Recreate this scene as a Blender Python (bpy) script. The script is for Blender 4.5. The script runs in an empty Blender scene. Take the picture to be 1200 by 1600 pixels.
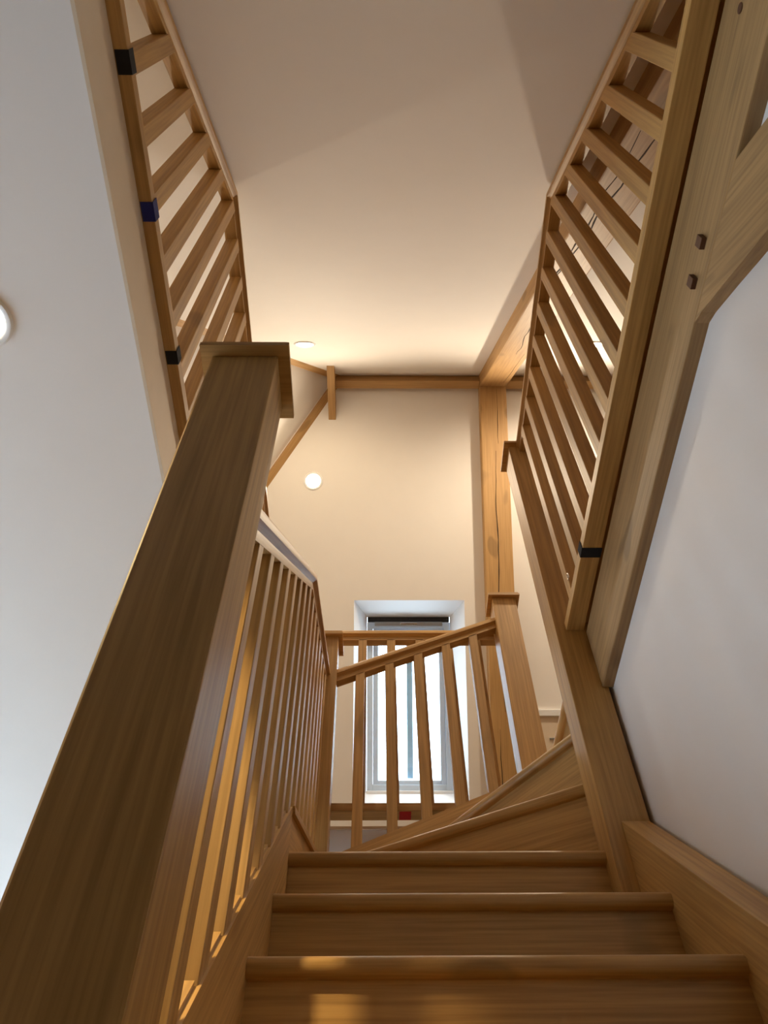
import bpy, bmesh, math, random
from mathutils import Vector, Matrix
random.seed(4)
ZO = 0.955                      # the lower floor is z = 0; the numbers below are taken from eye level and raised by ZO
SC = bpy.context.scene
COL = SC.collection
PI = math.pi

# ------------------------------------------------------------------ camera
def cam_axes(pitch, roll, yaw):
    p, r, y = map(math.radians, (pitch, roll, yaw))
    f = Vector((0, math.cos(p), math.sin(p))); u = Vector((0, -math.sin(p), math.cos(p))); x = Vector((1, 0, 0))
    x2 = x*math.cos(r) + u*math.sin(r); u2 = u*math.cos(r) - x*math.sin(r)
    M = Matrix.Rotation(-y, 3, 'Z')
    return M @ x2, M @ u2, M @ f
cx_, cu_, cf_ = cam_axes(53.84, -0.75, 1.0)
cam = bpy.data.cameras.new('camera'); camo = bpy.data.objects.new('camera', cam); COL.objects.link(camo)
camo.matrix_world = Matrix(((cx_.x, cu_.x, -cf_.x, 0), (cx_.y, cu_.y, -cf_.y, 0), (cx_.z, cu_.z, -cf_.z, ZO), (0, 0, 0, 1)))
cam.sensor_fit = 'VERTICAL'; cam.sensor_height = 36.0; cam.lens = 36.0*1234/1600
cam.clip_start = 0.02
SC.camera = camo

# ------------------------------------------------------------------ sky, exposure
W = bpy.data.worlds.new('overcast_sky'); SC.world = W; W.use_nodes = True
wn = W.node_tree.nodes; wn.clear()
wo = wn.new('ShaderNodeOutputWorld'); wb = wn.new('ShaderNodeBackground')
wb.inputs['Color'].default_value = (0.73, 0.845, 1.0, 1); wb.inputs['Strength'].default_value = 10.0
W.node_tree.links.new(wb.outputs[0], wo.inputs[0])
SC.view_settings.view_transform = 'Standard'; SC.view_settings.look = 'None'
SC.view_settings.exposure = 0.0; SC.view_settings.gamma = 1.0; SC.view_settings.use_curve_mapping = False
SC.cycles.use_denoising = True
SC.cycles.max_bounces = 10; SC.cycles.diffuse_bounces = 7; SC.cycles.transparent_max_bounces = 12
SC.cycles.sample_clamp_indirect = 6.0
LAMP_W, HALL_W = 54.0, 125.0
WARM = (1.0, 0.83, 0.62)

# ------------------------------------------------------------------ materials
def new_mat(name):
    m = bpy.data.materials.new(name); m.use_nodes = True
    nt = m.node_tree; b = nt.nodes['Principled BSDF']
    return m, nt, b
def plain(name, col, rough=0.6, metal=0.0, bump=0.0, scale=60.0, var=0.04):
    m, nt, b = new_mat(name)
    b.inputs['Roughness'].default_value = rough; b.inputs['Metallic'].default_value = metal
    tc = nt.nodes.new('ShaderNodeTexCoord'); nz = nt.nodes.new('ShaderNodeTexNoise')
    nz.inputs['Scale'].default_value = scale; nz.inputs['Detail'].default_value = 4
    nt.links.new(tc.outputs['Object'], nz.inputs['Vector'])
    rp = nt.nodes.new('ShaderNodeValToRGB')
    rp.color_ramp.elements[0].color = (*[c*(1-var) for c in col], 1); rp.color_ramp.elements[1].color = (*[min(1, c*(1+var)) for c in col], 1)
    nt.links.new(nz.outputs['Fac'], rp.inputs['Fac']); nt.links.new(rp.outputs['Color'], b.inputs['Base Color'])
    if bump:
        bp = nt.nodes.new('ShaderNodeBump'); bp.inputs['Strength'].default_value = bump; bp.inputs['Distance'].default_value = 0.002
        nt.links.new(nz.outputs['Fac'], bp.inputs['Height']); nt.links.new(bp.outputs['Normal'], b.inputs['Normal'])
    return m
def emit(name, col, s):
    m, nt, b = new_mat(name)
    b.inputs['Base Color'].default_value = (0.9, 0.9, 0.9, 1)
    b.inputs['Emission Color'].default_value = (*col, 1); b.inputs['Emission Strength'].default_value = s
    return m
_oak = {}
def oak(d, tone='planed'):
    """oak whose grain runs along the direction d"""
    key = (tuple(round(c, 3) for c in d), tone)
    if key in _oak: return _oak[key]
    tones = {'planed': ((0.350, 0.192, 0.055), (0.525, 0.305, 0.098), 0.46, 0.4),
             'aged': ((0.250, 0.146, 0.058), (0.375, 0.225, 0.092), 0.6, 0.6),
             'green': ((0.380, 0.212, 0.075), (0.500, 0.296, 0.112), 0.55, 0.5)}
    dark, light, rough, knots = tones[tone]
    m, nt, b = new_mat('oak_'+tone)
    N, L = nt.nodes.new, nt.links.new
    tc = N('ShaderNodeTexCoord'); oi = N('ShaderNodeObjectInfo')
    mp = N('ShaderNodeMapping'); mp.vector_type = 'TEXTURE'
    q = Vector((0, 0, 1)).rotation_difference(Vector(d).normalized()).to_euler()
    mp.inputs['Rotation'].default_value = q
    L(tc.outputs['Object'], mp.inputs['Vector'])
    # a shift per object so that no two pieces repeat the same figure
    ad = N('ShaderNodeVectorMath'); ad.operation = 'ADD'
    cb = N('ShaderNodeCombineXYZ'); mu = N('ShaderNodeMath'); mu.operation = 'MULTIPLY'; mu.inputs[1].default_value = 13.0
    L(oi.outputs['Random'], mu.inputs[0]); L(mu.outputs[0], cb.inputs['X']); L(mu.outputs[0], cb.inputs['Y'])
    L(mp.outputs[0], ad.inputs[0]); L(cb.outputs[0], ad.inputs[1])
    def stretch(sx, sz):
        v = N('ShaderNodeVectorMath'); v.operation = 'MULTIPLY'; v.inputs[1].default_value = (sx, sx, sz); L(ad.outputs[0], v.inputs[0]); return v
    n1 = N('ShaderNodeTexNoise'); n1.inputs['Scale'].default_value = 1; n1.inputs['Detail'].default_value = 5; L(stretch(150, 4).outputs[0], n1.inputs['Vector'])
    n2 = N('ShaderNodeTexNoise'); n2.inputs['Scale'].default_value = 1; n2.inputs['Detail'].default_value = 3; n2.inputs['Distortion'].default_value = 1.2; L(stretch(26, 1.6).outputs[0], n2.inputs['Vector'])
    n3 = N('ShaderNodeTexNoise'); n3.inputs['Scale'].default_value = 1; n3.inputs['Detail'].default_value = 1; L(stretch(9, 3.5).outputs[0], n3.inputs['Vector'])
    mx = N('ShaderNodeMix'); mx.inputs[0].default_value = 0.40; L(n1.outputs['Fac'], mx.inputs[2]); L(n2.outputs['Fac'], mx.inputs[3])
    rp = N('ShaderNodeValToRGB'); L(mx.outputs[0], rp.inputs['Fac'])
    rp.color_ramp.elements[0].position = 0.37; rp.color_ramp.elements[0].color = (*dark, 1)
    rp.color_ramp.elements[1].position = 0.62; rp.color_ramp.elements[1].color = (*light, 1)
    hv = N('ShaderNodeHueSaturation'); L(rp.outputs['Color'], hv.inputs['Color'])
    vr = N('ShaderNodeMapRange'); vr.inputs[3].default_value = 0.90; vr.inputs[4].default_value = 1.10; L(oi.outputs['Random'], vr.inputs[0]); L(vr.outputs[0], hv.inputs['Value'])
    # small dark knots and pores
    kr = N('ShaderNodeValToRGB'); L(n3.outputs['Fac'], kr.inputs['Fac'])
    kr.color_ramp.elements[0].position = 0.26; kr.color_ramp.elements[0].color = (1, 1, 1, 1)
    kr.color_ramp.elements[1].position = 0.31; kr.color_ramp.elements[1].color = (0, 0, 0, 1)
    mk = N('ShaderNodeMix'); mk.data_type = 'RGBA'; mk.inputs[7].default_value = (*[c*0.45 for c in dark], 1)
    ks = N('ShaderNodeMath'); ks.operation = 'MULTIPLY'; ks.inputs[1].default_value = knots
    L(kr.outputs['Color'], ks.inputs[0]); L(ks.outputs[0], mk.inputs[0]); L(hv.outputs['Color'], mk.inputs[6])
    L(mk.outputs[2], b.inputs['Base Color'])
    b.inputs['Roughness'].default_value = rough
    bp = N('ShaderNodeBump'); bp.inputs['Strength'].default_value = 0.10; bp.inputs['Distance'].default_value = 0.0015
    L(n1.outputs['Fac'], bp.inputs['Height']); L(bp.outputs['Normal'], b.inputs['Normal'])
    _oak[key] = m
    return m
X_, Y_, Z_ = (1, 0, 0), (0, 1, 0), (0, 0, 1)
M_plaster = plain('white_plaster', (0.80, 0.765, 0.72), 0.75, bump=0.05, scale=9, var=0.02)
M_hall = plain('hall_plaster', (0.88, 0.86, 0.84), 0.6, bump=0.04, scale=9, var=0.015)
M_wallr = plain('warm_white_plaster', (0.78, 0.73, 0.69), 0.6, bump=0.04, scale=9, var=0.015)
M_cream = plain('cream_board', (0.72, 0.60, 0.45), 0.6, scale=14, var=0.05)
M_white = plain('white_gloss', (0.85, 0.86, 0.86), 0.3, scale=12, var=0.01)
M_dark = plain('bounce_absorber', (0.045, 0.026, 0.014), 0.6, scale=20, var=0.2)  # near-black for the added walls, soaks up bounced light
M_frame = plain('glare_tinted_frame', (0.60, 0.72, 0.85), 0.35, scale=12, var=0.01)  # blue put into the frame colour to stand for sky glare
M_reveal = plain('reveal_plaster', (0.84, 0.84, 0.83), 0.6, scale=12, var=0.01)
M_black = plain('black_plastic', (0.012, 0.013, 0.016), 0.45)
M_grey = plain('grey_metal', (0.40, 0.42, 0.43), 0.35, metal=0.7)
M_bar = plain('bloom_lightened_bar', (0.45, 0.60, 0.75), 0.4)  # bar colour lightened to stand for bloom from the bright window
M_tapek = plain('black_tape', (0.010, 0.010, 0.013), 0.95, bump=0.3, scale=200)
M_tapeb = plain('blue_tape', (0.010, 0.018, 0.16), 0.8, bump=0.3, scale=200)
M_taper = plain('red_tape', (0.50, 0.012, 0.012), 0.8, bump=0.3, scale=200)
M_chrome = plain('bright_steel', (0.8, 0.78, 0.74), 0.2, metal=1.0)
M_peg = plain('dark_oak_end_grain', (0.095, 0.036, 0.014), 0.6, scale=90, var=0.3)
M_crack = plain('drying_crack', (0.045, 0.022, 0.008), 0.9, var=0.2)
M_floor = plain('oak_floor', (0.17, 0.105, 0.055), 0.5, scale=4, var=0.08)
M_lamp = emit('lit_downlight', (1.0, 0.80, 0.52), 22.0)
def glass():
    m = bpy.data.materials.new('clear_glass'); m.use_nodes = True; nt = m.node_tree; nt.nodes.clear()
    o = nt.nodes.new('ShaderNodeOutputMaterial'); mx = nt.nodes.new('ShaderNodeMixShader'); fr = nt.nodes.new('ShaderNodeValue'); fr.outputs[0].default_value = 0.05
    t = nt.nodes.new('ShaderNodeBsdfTransparent'); t.inputs[0].default_value = (0.93, 0.98, 0.98, 1); g = nt.nodes.new('ShaderNodeBsdfGlossy'); g.inputs['Roughness'].default_value = 0.02
    nt.links.new(fr.outputs[0], mx.inputs[0]); nt.links.new(t.outputs[0], mx.inputs[1]); nt.links.new(g.outputs[0], mx.inputs[2]); nt.links.new(mx.outputs[0], o.inputs[0])
    return m
M_glass = glass()

# ------------------------------------------------------------------ mesh helpers (all coordinates relative to eye level; ZO is added on linking)
def box(bm, x0, x1, y0, y1, z0, z1, bev=0.0, M=None):
    vs = [bm.verts.new(v) for v in ((x0,y0,z0),(x1,y0,z0),(x1,y1,z0),(x0,y1,z0),(x0,y0,z1),(x1,y0,z1),(x1,y1,z1),(x0,y1,z1))]
    fs = [bm.faces.new([vs[i] for i in f]) for f in ((3,2,1,0),(4,5,6,7),(0,1,5,4),(1,2,6,5),(2,3,7,6),(3,0,4,7))]
    if bev:
        es = {e for f in fs for e in f.edges}
        r = bmesh.ops.bevel(bm, geom=list(es), offset=bev, segments=2, affect='EDGES', profile=0.6)
        vs = list({v for f in r['faces'] for v in f.verts} | {v for v in vs if v.is_valid})
    if M is not None:
        for v in vs: v.co = M @ v.co
    return vs
def prism(bm, poly, axis, a0, a1):
    """polygon extruded along an axis; poly holds the two other coordinates in order"""
    def P(p, a):
        return {'X': (a, p[0], p[1]), 'Y': (p[0], a, p[1]), 'Z': (p[0], p[1], a)}[axis]
    A = [bm.verts.new(P(p, a0)) for p in poly]; B = [bm.verts.new(P(p, a1)) for p in poly]
    n = len(poly)
    bm.faces.new(A[::-1]); bm.faces.new(B)
    for i in range(n): bm.faces.new((A[i], A[(i+1) % n], B[(i+1) % n], B[i]))
    return A, B
def link(name, bm, mat, parent=None, smooth=False):
    bmesh.ops.recalc_face_normals(bm, faces=bm.faces)
    me = bpy.data.meshes.new(name); bm.to_mesh(me); bm.free()
    me.materials.append(mat)
    o = bpy.data.objects.new(name, me); COL.objects.link(o)
    if parent is not None:
        o.parent = parent
        w = Vector((0, 0, 0)); p = parent
        while p is not None: w += p.location; p = p.parent
        o.location = Vector((0, 0, ZO)) - w
    else:
        o.location = (0, 0, ZO)
    if smooth:
        for f in me.polygons: f.use_smooth = True
        me.set_sharp_from_angle(angle=math.radians(38))
    return o
def tag(o, label, cat, group=None):
    o['label'] = label; o['category'] = cat
    if group: o['group'] = group
    return o
def thing(name, label, cat, loc, group=None):
    o = bpy.data.objects.new(name, None); COL.objects.link(o); o.empty_display_size = 0.05
    o.location = (loc[0], loc[1], loc[2]+ZO)
    return tag(o, label, cat, group)
def struct(name, bm, mat, parent=None):
    o = link(name, bm, mat, parent)
    if parent is None: o['kind'] = 'structure'
    return o
B = bmesh.new

FLOOR = -ZO
PITCH = 0.221/0.226
def zp(y): return 1.034 + (y-1.74)*PITCH          # the pitch line through the nosings
LAND = 1.697

# ------------------------------------------------------------------ the room
RY, RZ, SL = 2.42, 4.86, 1.192
AN = math.atan(SL); CA, SA = math.cos(AN), math.sin(AN)
def far_pt(x, s, off=0): return Vector((x, RY + CA*s + SA*off, RZ - SA*s + CA*off))
def near_pt(x, s, off=0): return Vector((x, RY - CA*s - SA*off, RZ - SA*s + CA*off))
SMAX = (RZ-LAND)/SA + 0.02
M_far = Matrix.Translation((0, RY, RZ)) @ Matrix(((1,0,0,0),(0,CA,SA,0),(0,-SA,CA,0),(0,0,0,1)))     # local (x, s, off)
M_near = Matrix.Translation((0, RY, RZ)) @ Matrix(((1,0,0,0),(0,-CA,-SA,0),(0,-SA,CA,0),(0,0,0,1)))
HX = -0.28; XE = 3.4
def slab(bm, pts, off):
    """a roof plane with thickness: pts are inner corners, off the outward vector"""
    A = [bm.verts.new(p) for p in pts]; C = [bm.verts.new(p+off) for p in pts]; n = len(pts)
    bm.faces.new(A); bm.faces.new(C[::-1])
    for i in range(n): bm.faces.new((A[i], A[(i+1) % n], C[(i+1) % n], C[i]))
bm = B()
slab(bm, [near_pt(HX, 0), near_pt(XE, 0), near_pt(XE, SMAX), near_pt(HX-CA*SMAX, SMAX)], near_pt(0, 0, 0.2)-near_pt(0, 0))
struct('ceiling', bm, M_plaster)
# far slope around the roof window
WX0, WX1, WS0, WS1 = -0.137, 0.560, 1.515, 2.750
FX0, FX1, FS0, FS1, FO = -0.057, 0.482, 1.600, 2.677, 0.20
offv = far_pt(0, 0, 0.2)-far_pt(0, 0)
bm = B()
def hipx(s): return HX - CA*s
for a in ([(HX,0),(XE,0),(XE,WS0),(hipx(WS0),WS0)], [(hipx(WS0),WS0),(WX0,WS0),(WX0,WS1),(hipx(WS1),WS1)],
          [(WX1,WS0),(XE,WS0),(XE,WS1),(WX1,WS1)], [(hipx(WS1),WS1),(XE,WS1),(XE,SMAX),(hipx(SMAX),SMAX)]):
    A = [bm.verts.new(far_pt(x, s)) for x, s in a]; bm.faces.new(A)
    A = [bm.verts.new(far_pt(x, s, 0.24)) for x, s in a]; bm.faces.new(A)
struct('ceiling', bm, M_plaster)
bm = B()
apex = Vector((HX, RY, RZ)); c1 = near_pt(hipx(SMAX), SMAX); c2 = far_pt(hipx(SMAX), SMAX)
slab(bm, [apex, c1, c2], Vector((-SA, 0, CA))*0.2)
struct('ceiling', bm, M_plaster)
# window: splayed reveals, frame, glass, bars
win = bpy.data.objects.new('window_1', None); COL.objects.link(win); win['kind'] = 'structure'
win.location = far_pt(0.21, 2.68, 0.1) + Vector((0, 0, ZO))
o_in = [(WX0,WS0),(WX1,WS0),(WX1,WS1),(WX0,WS1)]; i_in = [(FX0,FS0),(FX1,FS0),(FX1,FS1),(FX0,FS1)]
for k, nm in enumerate(('reveal_head', 'reveal_side', 'reveal_sill', 'reveal_side')):
    bm = B(); j = (k+1) % 4
    ox, os_ = (FX0+FX1)/2, (FS0+FS1)/2
    def outp(p, off, g=0.03):
        return far_pt(p[0]+math.copysign(g, p[0]-ox), p[1]+math.copysign(g, p[1]-os_), off)
    q = [far_pt(*o_in[k]), far_pt(*o_in[j]), far_pt(*i_in[j], FO), far_pt(*i_in[k], FO)]
    q2 = [outp(o_in[k], 0.002), outp(o_in[j], 0.002), outp(i_in[j], FO+0.03), outp(i_in[k], FO+0.03)]
    A = [bm.verts.new(p) for p in q]; C = [bm.verts.new(p) for p in q2]
    bm.faces.new(A); bm.faces.new(C[::-1])
    for i in range(4): bm.faces.new((A[i], A[(i+1) % 4], C[(i+1) % 4], C[i]))
    link(nm, bm, M_reveal, win)
GX0, GX1, GS0, GS1 = 0.016, 0.400, 1.700, 2.612
def frame4(bm, x0, x1, s0, s1, w, o0, o1, bev=0.003):
    box(bm, x0, x0+w, s0, s1, o0, o1, bev, M_far); box(bm, x1-w, x1, s0, s1, o0, o1, bev, M_far)
    box(bm, x0+w, x1-w, s0, s0+w, o0, o1, bev, M_far); box(bm, x0+w, x1-w, s1-w, s1, o0, o1, bev, M_far)
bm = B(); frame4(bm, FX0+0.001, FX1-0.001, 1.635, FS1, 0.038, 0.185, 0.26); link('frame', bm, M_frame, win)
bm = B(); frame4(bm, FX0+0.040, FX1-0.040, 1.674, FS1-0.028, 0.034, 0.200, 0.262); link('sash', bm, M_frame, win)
bm = B(); box(bm, GX0-0.004, GX1+0.004, GS0, GS1+0.005, 0.238, 0.244, 0, M_far); link('pane', bm, M_glass, win)
bm = B(); box(bm, 0.200, 0.238, GS0, GS1-0.005, 0.247, 0.272, 0.003, M_far); link('glazing_bar', bm, M_bar, win)
bm = B(); box(bm, FX0+0.002, FX1-0.002, FS0, 1.632, 0.19, 0.262, 0.003, M_far)
for i in range(14):
    x = FX0+0.02+i*0.0365; box(bm, x, x+0.028, FS0+0.008, FS0+0.013, 0.186, 0.192, 0, M_far)
vb = link('vent_bar', bm, M_black, win)
bm = B(); box(bm, FX0+0.05, FX1-0.05, 1.633, 1.660, 0.172, 0.19, 0.003, M_far); link('control_bar', bm, M_grey, win)
bm = B(); box(bm, 0.16, 0.27, 1.640, 1.653, 0.166, 0.174, 0.002, M_far); link('handle', bm, M_chrome, win)
bm = B(); box(bm, FX0, FX1, FS1-0.004, FS1+0.012, 0.165, 0.20, 0.003, M_far); link('sill_lip', bm, M_white, win)
# second, blinded roof window to the right of the far rafter
w2 = bpy.data.objects.new('window_2', None); COL.objects.link(w2); w2['kind'] = 'structure'
w2.location = far_pt(1.25, 3.2) + Vector((0, 0, ZO))
bm = B(); box(bm, 0.93, 1.62, 2.215, 3.35, -0.006, 0.03, 0.002, M_far); link('closed_blind', bm, M_cream, w2)
bm = B(); box(bm, 0.91, 1.64, 2.185, 2.225, -0.022, 0.03, 0.004, M_far); link('head_rail', bm, M_white, w2)
bm = B(); box(bm, 1.055, 1.115, 2.352, 2.362, -0.014, -0.005, 0.001, M_far); link('pull_tab', bm, M_grey, w2)

# lower hall and landings
bm = B(); box(bm, -3.6, 0.78, -2.6, 4.3, FLOOR-0.1, FLOOR); struct('floor', bm, M_floor)
bm = B(); box(bm, 0.66, 0.78, -0.35, 2.82, FLOOR, 1.505); struct('wall_right', bm, M_wallr)
bm = B(); box(bm, 0.66, 0.78, -1.5, -0.35, FLOOR, 1.505); struct('wall_right', bm, M_dark)  # unseen stretch behind the camera, blackened to cut bounced light
bm = B(); box(bm, -3.6, -0.5, -0.26, -0.16, FLOOR, 1.533); struct('bounce_block_back', bm, M_dark)  # added unseen wall, keeps hall bounce off the near newel front
bm = B(); box(bm, -0.62, -0.5, -1.4, -0.26, FLOOR, 1.533); struct('bounce_block_side', bm, M_dark)  # added unseen side wall, shades the space behind the camera
bm = B(); box(bm, -0.62, 0.66, -1.5, -1.4, FLOOR, 1.533); struct('bounce_block_back', bm, M_dark)  # added unseen end wall, closes off light from behind
bm = B()
for a in ((-2.7, 0.66, FLOOR, 1.533), (0.66, 4.0, FLOOR, -0.30), (0.66, 4.0, 1.46, 1.533), (4.0, 4.4, FLOOR, 1.533)):
    box(bm, -3.7, -3.6, a[0], a[1], a[2], a[3])
struct('wall_left', bm, M_hall)
bm = B(); box(bm, -3.6, -0.38, 4.2, 4.3, FLOOR, 1.533); struct('wall_far', bm, M_hall)
dw = bpy.data.objects.new('window_3', None); COL.objects.link(dw); dw['kind'] = 'structure'; dw.location = (-3.65, 2.95, 0.2)
bm = B()
for y in (0.66, 1.75, 2.85, 3.94): box(bm, -3.68, -3.62, y, y+0.06, -0.30, 1.46)
box(bm, -3.68, -3.62, 0.72, 3.94, 1.40, 1.46); box(bm, -3.68, -3.62, 0.72, 3.94, -0.30, -0.24)
link('frame', bm, M_white, dw)
for y in (0.72, 1.81, 2.91):
    bm = B(); box(bm, -3.653, -3.647, y, y+1.03, -0.24, 1.40); link('pane', bm, M_glass, dw)
bm = B(); box(bm, -0.50, 0.66, 2.705, 2.82, FLOOR, 1.700); struct('wall_front', bm, M_hall)
bm = B(); box(bm, -0.50, -0.38, 2.82, 4.2, FLOOR, 1.533); struct('wall_side', bm, M_hall)
# the landing slabs: soffit on the left at 1.533, floor at LAND
bm = B()
box(bm, -3.7, -0.496, -2.7, 5.2, 1.533, LAND)
struct('ceiling_hall', bm, M_hall).name = 'ceiling_hall'
bm = B(); box(bm, -0.496, 0.66, -2.7, -0.16, 1.533, LAND); struct('ceiling_hall', bm, M_hall)
bm = B(); box(bm, -0.502, 0.66, 2.72, 5.2, 1.56, LAND); struct('floor_landing', bm, M_floor)
bm = B(); box(bm, 0.662, 3.6, -0.6, 5.2, 1.507, LAND); struct('floor_landing', bm, M_floor)
bm = B(); box(bm, XE, XE+0.1, -0.6, 5.2, LAND, 4.95); struct('wall_gable', bm, M_plaster)
bm = B(); box(bm, -0.4985, -0.4915, -0.16, 2.70, 1.5325, 1.7045); struct('trim_left', bm, M_cream)
bm = B(); box(bm, -0.48, 0.655, 2.698, 2.7045, 1.684, 1.696, 0.001)
struct('trim_front', bm, M_cream)

bm = B(); box(bm, 0.622, 0.70, -0.16, 1.686, 1.7375, 1.752, 0.002); struct('gap_light_stop', bm, oak(Y_))  # strip added over the base rail gap to stop light leaking through
# ------------------------------------------------------------------ roof timbers
def timber(name, bm, mat, label, group=None):
    return tag(link(name, bm, mat, None), label, 'beam', group)
bm = B(); box(bm, -0.27, 0.69, RY-0.029, RY+0.029, 4.75, 4.835, 0.004)
timber('ridge_beam', bm, oak(X_, 'green'), 'slim oak ridge beam running from the short collar tie to the cracked rafters')
bm = B(); box(bm, 0.866, XE, RY-0.029, RY+0.029, 4.75, 4.835, 0.004)
timber('ridge_beam', bm, oak(X_, 'green'), 'oak ridge beam continuing to the right of the rafters behind the tall guard')
def crack(parent, M, pts, w):
    bm = B()
    L_, R_ = [], []
    for i, (x, s) in enumerate(pts):
        ww = w*(0.25+0.75*math.sin(PI*(i+0.5)/len(pts)))*random.uniform(0.6, 1.2)
        L_.append((x-ww, s)); R_.append((x+ww, s))
    vs = [[bm.verts.new(M @ Vector((x, s, o))) for o in (-0.0835, -0.077)] for x, s in L_]
    us = [[bm.verts.new(M @ Vector((x, s, o))) for o in (-0.0835, -0.077)] for x, s in R_]
    for i in range(len(pts)-1):
        bm.faces.new((vs[i][0], vs[i+1][0], us[i+1][0], us[i][0])); bm.faces.new((vs[i][0], vs[i][1], vs[i+1][1], vs[i+1][0])); bm.faces.new((us[i][0], us[i+1][0], us[i+1][1], us[i][1]))
    link('drying_crack', bm, M_crack, parent)
def wander(x, s0, s1, n, j):
    out = []
    for i in range(n):
        out.append((x, s0+(s1-s0)*i/(n-1))); x += random.uniform(-j, j)
    return out
def rafter(M, label, d, cracks, s1):
    t = thing('roof_rafter', label, 'beam', (0.778, (M @ Vector((0, s1, 0))).y, LAND), 'oak rafters of the right-hand roof truss')
    bm = B(); box(bm, 0.690, 0.866, 0.03, s1, -0.083, 0.02, 0.006, M)
    link('timber', bm, oak(d, 'green'), t)
    for pts, w in cracks: crack(t, M, pts, w)
    return t
rafter(M_far, 'broad oak rafter with one long crack, running down beside the window', (0, CA, -SA),
       [(wander(0.782, 0.55, 2.2, 26, 0.004), 0.004), (wander(0.80, 0.12, 0.5, 8, 0.004), 0.0018), (wander(0.745, 2.3, 3.2, 12, 0.006), 0.003)], SMAX-0.06)
rafter(M_near, 'broad oak rafter seen through the right guard, rising to the ridge above the stairs', (0, -CA, -SA),
       [(wander(0.79, 0.9, 3.2, 40, 0.008), 0.004), (wander(0.742, 1.7, 3.6, 30, 0.008), 0.0032), (wander(0.83, 0.2, 0.9, 8, 0.003), 0.0015)], SMAX-0.06)
def hip(yd, label):
    d = Vector((-1, yd, -SL)).normalized()
    side = Vector((yd, 1, 0)).normalized() if yd > 0 else Vector((1, -1, 0)).normalized()*-1
    side = Vector((1, yd, 0)).normalized().cross(Vector((0, 0, 1)))
    up = side.cross(d); up = up if up.z > 0 else -up
    M = Matrix((( d.x, side.x, up.x, HX), (d.y, side.y, up.y, RY), (d.z, side.z, up.z, RZ), (0, 0, 0, 1)))
    bm = B(); box(bm, 0.02, 4.4, -0.05, 0.05, -0.115, -0.005, 0.004, M)
    timber('hip_rafter', bm, oak(d, 'green'), label, 'oak hip rafters meeting at the collar tie')
hip(-1, 'oak hip rafter going up beside the small lit ceiling spot, behind the newel cap')
hip(1, 'oak hip rafter slanting down from the collar tie towards the near newel')
bm = B(); box(bm, -0.316, -0.268, 2.21, 2.62, 4.625, 4.72, 0.003)
timber('collar_tie', bm, oak(Y_, 'green'), 'short oak collar tie crossing under the left end of the ridge beam')

# the trimmer beam of the right landing, its pegs and the curved brace
t = thing('landing_beam', 'heavy oak beam over the right wall, with square peg ends, under the guard', 'beam', (0.65, 0.7, 1.479))
bm = B(); box(bm, 0.630, 0.700, -0.62, 1.684, 1.479, LAND-0.002, 0.004); link('timber', bm, oak(Y_, 'aged'), t)
for y, z in ((0.473, 1.53), (0.550, 1.526)):
    bm = B(); box(bm, 0.620, 0.640, y-0.011, y+0.011, z-0.013, z+0.013, 0.001); link('peg', bm, M_peg, t)
bm = B()
A, C = prism(bm, [(0.098+0.009*math.cos(a), 1.613+0.009*math.sin(a)) for a in [i*PI/6 for i in range(12)]], 'X', 0.6285, 0.64); link('peg_hole', bm, M_peg, t)
bm = B()
lo = [(0.616, 1.479), (0.587, 1.462), (0.508, 1.398), (0.445, 1.345), (0.374, 1.287), (0.30, 1.222), (0.20, 1.125), (0.05, 0.95), (-0.12, 0.70), (-0.25, 0.45)]
hi = [(-0.40, 0.52), (-0.26, 0.80), (-0.10, 1.04), (0.10, 1.265), (0.243, 1.408), (0.314, 1.479)]
prism(bm, lo+hi, 'X', 0.631, 0.690)
timber('curved_brace', bm, oak((0, 0.7, 0.7), 'aged'), 'curved oak brace rising along the right wall into the pegged beam')

# ------------------------------------------------------------------ downlights
def downlight(loc, nrm, label, watts, spot=160, col=WARM, r=0.048, recess=0.0, blend=0.7):
    n = Vector(nrm).normalized()
    t = thing('downlight', label, 'ceiling light', loc, 'round recessed downlights')
    q = Vector((0, 0, -1)).rotation_difference(n)
    M = Matrix.Translation(Vector(loc)) @ q.to_matrix().to_4x4()      # local -z is the way it shines
    bm = B()
    pr = [(r, -0.003), (r+0.004, -0.006), (r+0.012, -0.006), (r+0.016, 0.0), (r+0.012, 0.002), (r, 0.002)]
    S = 36; rings = [[bm.verts.new(M @ Vector((a*math.cos(2*PI*i/S), a*math.sin(2*PI*i/S), z))) for a, z in pr] for i in range(S)]
    for i in range(S):
        for k in range(len(pr)): bm.faces.new((rings[i][k], rings[(i+1) % S][k], rings[(i+1) % S][(k+1) % len(pr)], rings[i][(k+1) % len(pr)]))
    link('trim_ring', bm, M_white, t, True)
    bm = B(); prism(bm, [(r*math.cos(2*PI*i/S), r*math.sin(2*PI*i/S)) for i in range(S)], 'Z', -0.0025, 0.001)
    for v in bm.verts: v.co = M @ v.co
    link('lens', bm, M_lamp, t)
    L = bpy.data.lights.new('downlight_beam', 'SPOT'); L.energy = watts; L.color = col; L.spot_size = math.radians(spot); L.spot_blend = blend; L.shadow_soft_size = 0.04
    lo = bpy.data.objects.new('downlight_beam', L); COL.objects.link(lo); lo.parent = t
    lo.rotation_mode = 'QUATERNION'; lo.rotation_quaternion = q
    lo.location = n*0.012
downlight(far_pt(-0.41, 0.732), (0, -SA, -CA), 'lit round downlight in the far slope below the slanting hip rafter', LAMP_W)
downlight(near_pt(-0.41, 0.797), (0, SA, -CA), 'lit round downlight in the near slope just beside the newel cap', LAMP_W*0.5, col=(1.0, 0.79, 0.52))
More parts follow.
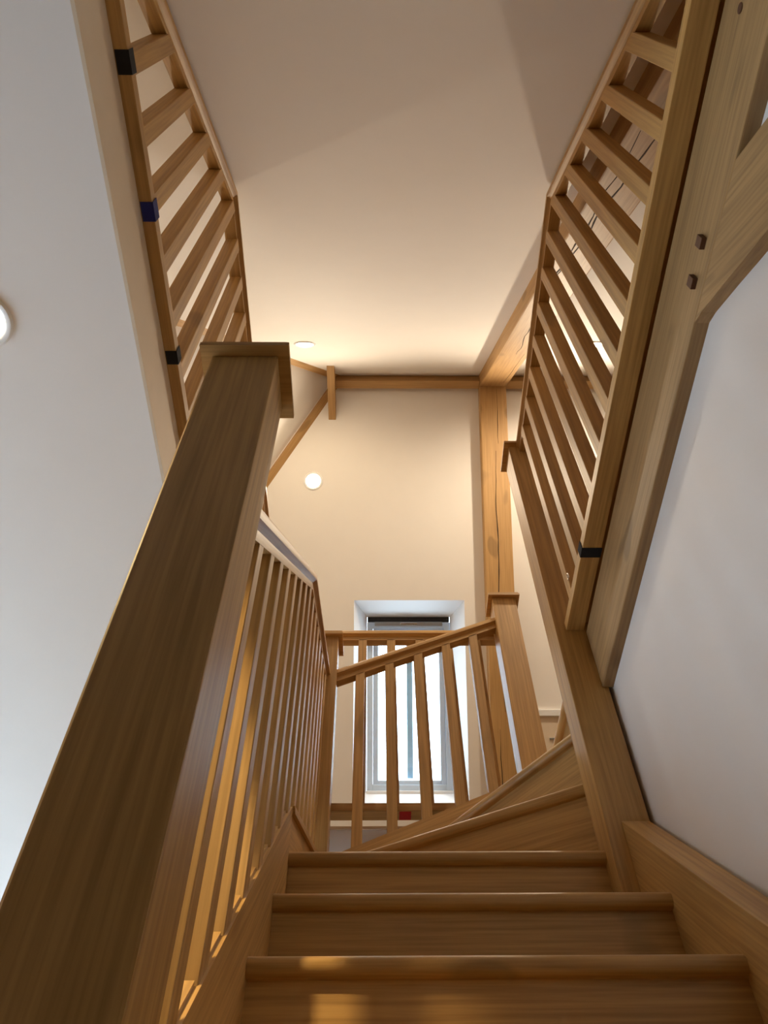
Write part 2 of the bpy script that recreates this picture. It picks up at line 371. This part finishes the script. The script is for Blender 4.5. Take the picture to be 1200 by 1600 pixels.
downlight(near_pt(1.256, 0.815), (0, SA, -CA), 'upper lit downlight glimpsed between balusters of the right guard', LAMP_W*2.0)
downlight(far_pt(1.250, 0.747), (0, -SA, -CA), 'lower lit downlight glimpsed between balusters of the right guard', LAMP_W*2.0)
downlight(far_pt(-1.45, 1.9), (0, -SA, -CA), 'added hidden downlight in the far slope behind the near newel, brightening the hip', LAMP_W)  # extra lamp, hidden by the near newel, added to light the hip slope
downlight((-0.802, 0.635, 1.533), (0, 0, -1), 'warm downlight in the flat hall ceiling at its outer edge', HALL_W, spot=104, col=(1.0, 0.74, 0.34), blend=0.25)
downlight((-2.3, 0.635, 1.533), (0, 0, -1), 'added unseen hall downlight, warming the light bounced onto the hall ceiling', HALL_W*2, spot=130, col=(1.0, 0.80, 0.62))  # extra lamp out of view, added for warm bounce off the floor

# ------------------------------------------------------------------ the staircase
st = thing('staircase', 'oak staircase with bullnosed treads, turning right at its top', 'staircase', (0.19, 0.9, FLOOR))
TH = 0.032
def tread(poly, z, nose):
    """poly counter-clockwise; nose = index of the front edge, rounded over"""
    bm = B(); A, C = prism(bm, poly, 'Z', z-TH, z)
    n = len(poly); j = (nose+1) % n
    es = [bm.edges.get((A[nose], A[j])), bm.edges.get((C[nose], C[j]))]
    bmesh.ops.bevel(bm, geom=es, offset=0.0135, segments=5, affect='EDGES', profile=0.5)
    a, b = Vector(poly[nose]), Vector(poly[j]); d = b-a
    return link('tread', bm, oak((d.x, d.y, 0)), st, True)
SX0, SX1 = -0.2, 0.58
TX0 = -0.214            # treads and risers are housed in the string
for k in range(0, 8):
    z = 1.034-0.221*k; y = 1.74-0.226*k
    if k == 0: tread([(TX0, y), (0.541, y), (0.541, 1.80), (TX0, 2.23)], z, 0)
    elif k == 1: tread([(TX0, y), (SX1, y), (SX1, 1.686), (0.541, 1.686), (0.541, 1.775), (TX0, 1.775)], z, 0)
    else: tread([(TX0, y), (SX1, y), (SX1, y+0.247), (TX0, y+0.247)], z, 0)
    bm = B(); box(bm, TX0, 0.541 if k == 0 else SX1, y+0.020, y+0.033, z-0.221, z-TH); link('riser', bm, oak(X_), st)
# winders
def on(p, q, t): return (p[0]+(q[0]-p[0])*t, p[1]+(q[1]-p[1])*t)
n4a, n4b = (0.549, 1.791), (TX0, 2.217)
n5a, n5b = (0.623, 1.791), (0.087, 2.540)
tread([n4b, n4a, (0.649, 1.791), (0.64, 1.80), (0.12, 2.54), (TX0, 2.54)], 1.255, 0)
tread([n5b, n5a, (0.649, 1.791), (0.649, 2.54)], 1.476, 0)
def wriser(p, q, z):
    d = (Vector(q)-Vector(p)).normalized(); n = Vector((-d.y, d.x))
    bm = B(); o0, o1 = n*0.020, n*0.033
    P = [Vector(p)+o0, Vector(q)+o0, Vector(q)+o1, Vector(p)+o1]
    prism(bm, [tuple(v) for v in P], 'Z', z-0.221, z-TH); link('riser', bm, oak((d.x, d.y, 0)), st)
wriser(n4b, n4a, 1.255); wriser(n5b, n5a, 1.476)
tread([(0.600, 2.54), (0.600, 1.791), (0.665, 1.791), (0.665, 2.54)], LAND, 0)
bm = B(); box(bm, 0.620, 0.633, 1.791, 2.54, 1.476, LAND-TH); link('riser', bm, oak(Y_), st)
# strings
rk = (0, 1, PITCH)
bm = B()
prism(bm, [(0.668, zp(0.668)+0.126), (1.708, zp(1.708)+0.126), (1.708, zp(1.708)-0.15), (0.668, zp(0.668)-0.19)], 'X', -0.240, SX0)
link('outer_string', bm, oak(rk), st)
bm = B()
prism(bm, [(1.708, 1.108), (2.503, 1.455), (2.503, 1.08), (1.708, 0.80)], 'X', -0.236, SX0-0.004)
link('outer_string', bm, oak((0, 1, 0.43)), st)
bm = B()
prism(bm, [(1.700, zp(1.7)+0.128), (2.500, 1.476), (2.500, 1.456), (1.716, 1.112)], 'X', -0.246, SX0+0.006)
link('string_cap', bm, oak((0, 1, 0.43)), st)
for y0, y1, z0 in ((0.57, 0.0, 0),):
    bm = B(); prism(bm, [(-0.16, FLOOR), (-0.16, zp(-0.16)+0.126), (0.572, zp(0.572)+0.126), (0.572, zp(0.572)-0.19), (0.24, FLOOR)], 'X', -0.240, SX0); link('outer_string', bm, oak(rk), st)
bm = B()
prism(bm, [(-0.16, FLOOR), (-0.16, zp(-0.16)+0.09), (1.685, zp(1.685)+0.09), (1.685, zp(1.685)-0.20), (0.28, FLOOR)], 'X', SX1, 0.647)
link('wall_string', bm, oak(rk), st)
# far string, carrying the raking balustrade
def zfs(x): return 1.545+0.43*x
bm = B(); prism(bm, [(-0.168, zfs(-0.168)), (0.545, zfs(0.545)), (0.545, zfs(0.545)-0.34), (-0.168, zfs(-0.168)-0.34)], 'Y', 2.53, 2.570)
link('far_string', bm, oak((1, 0, 0.43)), st)

# ------------------------------------------------------------------ newels
def newel(x0, y0, w, d, zcap, label, zb=FLOOR, ch=0.028, ov=0.019):
    t = thing('newel_post', label, 'newel post', (x0+w/2, y0+d/2, zb), 'square oak newel posts with flat caps')
    bm = B(); box(bm, x0, x0+w, y0, y0+d, zb, zcap, 0.003); link('post', bm, oak(Z_), t)
    bm = B()
    c = (x0+w/2, y0+d/2); hw, hd = w/2+ov, d/2+ov
    pr = [(0, 0), (0, 0.012), (-0.004, 0.016), (-0.004, ch-0.006), (-0.012, ch), (-0.03, ch+0.006)]
    rings = [[bm.verts.new((c[0]+sx*(hw+o), c[1]+sy*(hd+o), zcap+z)) for sx, sy in ((-1,-1),(1,-1),(1,1),(-1,1))] for o, z in pr]
    bm.faces.new(rings[0][::-1]); bm.faces.new(rings[-1])
    for a, b in zip(rings, rings[1:]):
        for i in range(4): bm.faces.new((a[i], a[(i+1) % 4], b[(i+1) % 4], b[i]))
    link('cap', bm, oak(X_), t)
    return t
newel(-0.274, 0.570, 0.110, 0.100, 1.2227, 'large dark oak newel post nearest the viewer, with flat square cap')
newel(0.541, 1.686, 0.108, 0.104, 2.760, 'tall oak newel post on the inner turn, holding the right landing guard')
newel(0.544, 2.500, 0.108, 0.104, 2.7425, 'lit oak newel post at the stair top, right of the window')
newel(-0.272, 2.500, 0.108, 0.104, 2.490, 'slim-looking oak newel post at the far corner, left of the window')

# ------------------------------------------------------------------ rails and balusters
PROF = [(-0.019, 0), (0.019, 0), (0.019, 0.012), (0.017, 0.022), (0.024, 0.029), (0.031, 0.032), (0.031, 0.045), (0.026, 0.055), (0.014, 0.060),
        (-0.014, 0.060), (-0.026, 0.055), (-0.031, 0.045), (-0.031, 0.032), (-0.024, 0.029), (-0.017, 0.022), (-0.019, 0.012)]
RT = 0.060
def rail(parent, path, cross, axis, wk=1.0):
    """path: points (along, z) of the underside; each straight length is a piece of its own, mitred where two meet"""
    segs = []
    for p, q in zip(path, path[1:]):
        m = (q[1]-p[1])/(q[0]-p[0]); segs.append((p, q, m, math.hypot(1, m)))
    def zline(sg, a, pz): return sg[0][1] + sg[2]*(a-sg[0][0]) + pz*sg[3]
    for i, sg in enumerate(segs):
        def section(a, other):
            out = []
            for px, pz in PROF:
                aa = a
                if other is not None:      # where the two offset lines cross
                    num = (other[0][1]-other[2]*other[0][0]+pz*other[3]) - (sg[0][1]-sg[2]*sg[0][0]+pz*sg[3])
                    aa = num/(sg[2]-other[2])
                z = zline(sg, aa, pz)
                out.append((cross+px*wk, aa, z) if axis == 'Y' else (aa, cross+px*wk, z))
            return out
        bm = B()
        r = [bm.verts.new(v) for v in section(sg[0][0], segs[i-1] if i else None)]
        q = [bm.verts.new(v) for v in section(sg[1][0], segs[i+1] if i+1 < len(segs) else None)]
        n = len(PROF)
        for k in range(n): bm.faces.new((r[k], r[(k+1) % n], q[(k+1) % n], q[k]))
        bm.faces.new(r); bm.faces.new(q[::-1])
        g = (0, 1, sg[2]) if axis == 'Y' else (1, 0, sg[2])
        link('handrail', bm, oak(g), parent, True)
def baluster(parent, cx, cy, w, zb, zt):
    bm = B(); h = w/2
    P = [(cx-h, cy-h), (cx+h, cy-h), (cx+h, cy+h), (cx-h, cy+h)]
    A = [bm.verts.new((x, y, zb(x, y))) for x, y in P]; C = [bm.verts.new((x, y, zt(x, y)+0.004)) for x, y in P]
    bm.faces.new(A[::-1]); bm.faces.new(C)
    for i in range(4): bm.faces.new((A[i], A[(i+1) % 4], C[(i+1) % 4], C[i]))
    bmesh.ops.bevel(bm, geom=[e for e in bm.edges if abs(e.verts[0].co.z-e.verts[1].co.z) > 0.05], offset=0.0015, segments=1, affect='EDGES')
    link('baluster', bm, oak(Z_), parent)
BW = 0.041
# 1. left balustrade of the stairs
CXL = -0.222
def zl(y): return 1.003+PITCH*(y-0.778) if y < 1.71 else 1.003+PITCH*(1.71-0.778)+0.405*(y-1.71)
def sl(y): return zp(y)+0.126 if y < 1.708 else 1.128+(y-1.706)*0.437
t = thing('stair_balustrade', 'long left balustrade of the stairs, its handrail bending where the steps turn', 'balustrade', (CXL, 1.5, FLOOR))
rail(t, [(0.668, zl(0.668)), (1.71, zl(1.71)), (2.502, zl(2.502))], CXL, 'Y')
ys = [0.864+0.112*i+0.0185 for i in range(8)]
ys += [ys[-1]+0.112*i for i in range(1, 8)]
ys = [ys[0]-0.112] + ys
for y in ys: baluster(t, CXL, y, 0.037, lambda x, yy: sl(yy), lambda x, yy: zl(yy))
pts = [0.67]+ys+[1.70]
for a, b in zip(pts, pts[1:]):
    if b > 1.71 or b < a: continue
    bm = B(); y0, y1 = a+BW/2, b-BW/2
    if y1-y0 < 0.02: continue
    prism(bm, [(y0, sl(y0)), (y1, sl(y1)), (y1, sl(y1)+0.007), (y0, sl(y0)+0.007)], 'X', CXL-0.016, CXL+0.014); link('fillet', bm, oak(rk), t)
# 2. raking balustrade of the far string
CYF = 2.550
t = thing('stair_balustrade', 'short balustrade with slanting handrail crossing in front of the window', 'balustrade', (0.19, CYF, 1.47))
def zf(x): return 2.258+0.448*(x+0.166)
rail(t, [(-0.166, zf(-0.166)), (0.546, zf(0.546))], CYF, 'X')
for i in range(5): baluster(t, -0.066+0.125*i, CYF, 0.038, lambda x, y: zfs(x), lambda x, y: zf(x))
# 3. level guard of the far landing
CYG = 2.642
t = thing('landing_guard', 'level guard of the far landing behind the slanting handrail, before the window', 'balustrade', (0.19, CYG, 1.70), 'guards around the top landing')
bm = B(); box(bm, -0.47, 0.655, 2.612, 2.676, 1.705, 1.737, 0.002); link('base_rail', bm, oak(X_), t)
rail(t, [(-0.47, 2.590), (0.655, 2.590)], CYG, 'X')
for i in range(-3, 5): baluster(t, (-0.066+0.125*i)*1.045+0.009, CYG, 0.038, lambda x, y: 1.735, lambda x, y: 2.590)
# 4. the two side guards, level and then falling along the roof slope
def guard(cx, ylist, y1, label):
    t = thing('landing_guard', label, 'balustrade', (cx, 0.9, 1.70), 'guards around the top landing')
    bm = B(); box(bm, cx-0.027, cx+0.027, -0.13, y1, 1.705, 1.737, 0.002); link('base_rail', bm, oak(Y_), t)
    zu = lambda y: 2.725 if y > 0.720 else 2.725-SL*(0.720-y)
    rail(t, [(y1, 2.725), (0.720, 2.725), (-0.06, zu(-0.06))], cx, 'Y', 0.9)
    for y in ylist:
        if zu(y) > 1.80: baluster(t, cx, y, BW, lambda x, yy: 1.735, lambda x, yy: zu(yy))
    return t
guard(0.600, [0.173+0.1265*i+BW/2 for i in range(-1, 12)], 1.686, 'right-hand landing guard running from the tall newel up under the roof slope')
guard(-0.492, [0.185+0.131*i+BW/2 for i in range(-1, 19)], 2.676, 'left-hand landing guard with three strips of tape along its base rail')

# ------------------------------------------------------------------ small things
def tape(cx, y, w, l, mat, label, side):
    bm = B()
    x0, x1 = cx-w/2-0.0012, cx+w/2+0.0012
    box(bm, x0, x1, y-l/2, y+l/2, 1.7036, 1.7048)
    xs = x1 if side > 0 else x0
    box(bm, xs-0.0006, xs+0.0006, y-l/2, y+l/2, 1.7036, 1.7375)
    tag(link('tape_strip', bm, mat), label, 'tape', 'strips of tape wrapped round the base rails')
tape(0.600, 1.385, 0.054, 0.034, M_tapek, 'black tape on the right guard base rail, above the tall newel foot', -1)
tape(-0.4765, 0.197, 0.024, 0.042, M_tapek, 'black tape highest up on the left guard base rail', 1)
tape(-0.4765, 0.470, 0.024, 0.040, M_tapeb, 'dark blue tape on the left guard base rail', 1)
tape(-0.4765, 0.800, 0.024, 0.034, M_tapek, 'black tape lowest on the left guard, just left of the newel cap', 1)
bm = B(); box(bm, 0.088, 0.132, 2.6180, 2.670, 1.7036, 1.7048)
tag(link('tape_strip', bm, M_taper), 'bright red tape on the base rail below the window', 'tape', 'strips of tape wrapped round the base rails')
# wire hook on the last baluster
bm = B(); S, T = 18, 8; prev = None
for i in range(S):
    a = -PI*0.75+i/(S-1)*PI*1.5; c = Vector((0.578, 1.555+0.011*math.sin(a)*0.6, 1.800+0.013*math.cos(a)))
    ring = [bm.verts.new(c+Vector((math.cos(2*PI*k/T), math.sin(2*PI*k/T)*math.sin(a), math.sin(2*PI*k/T)*math.cos(a)))*0.0017) for k in range(T)]
    if prev:
        for k in range(T): bm.faces.new((prev[k], prev[(k+1) % T], ring[(k+1) % T], ring[k]))
    prev = ring
tag(link('wire_hook', bm, M_chrome, None, True), 'small bright wire hook low on the last baluster by the tall newel', 'hook')
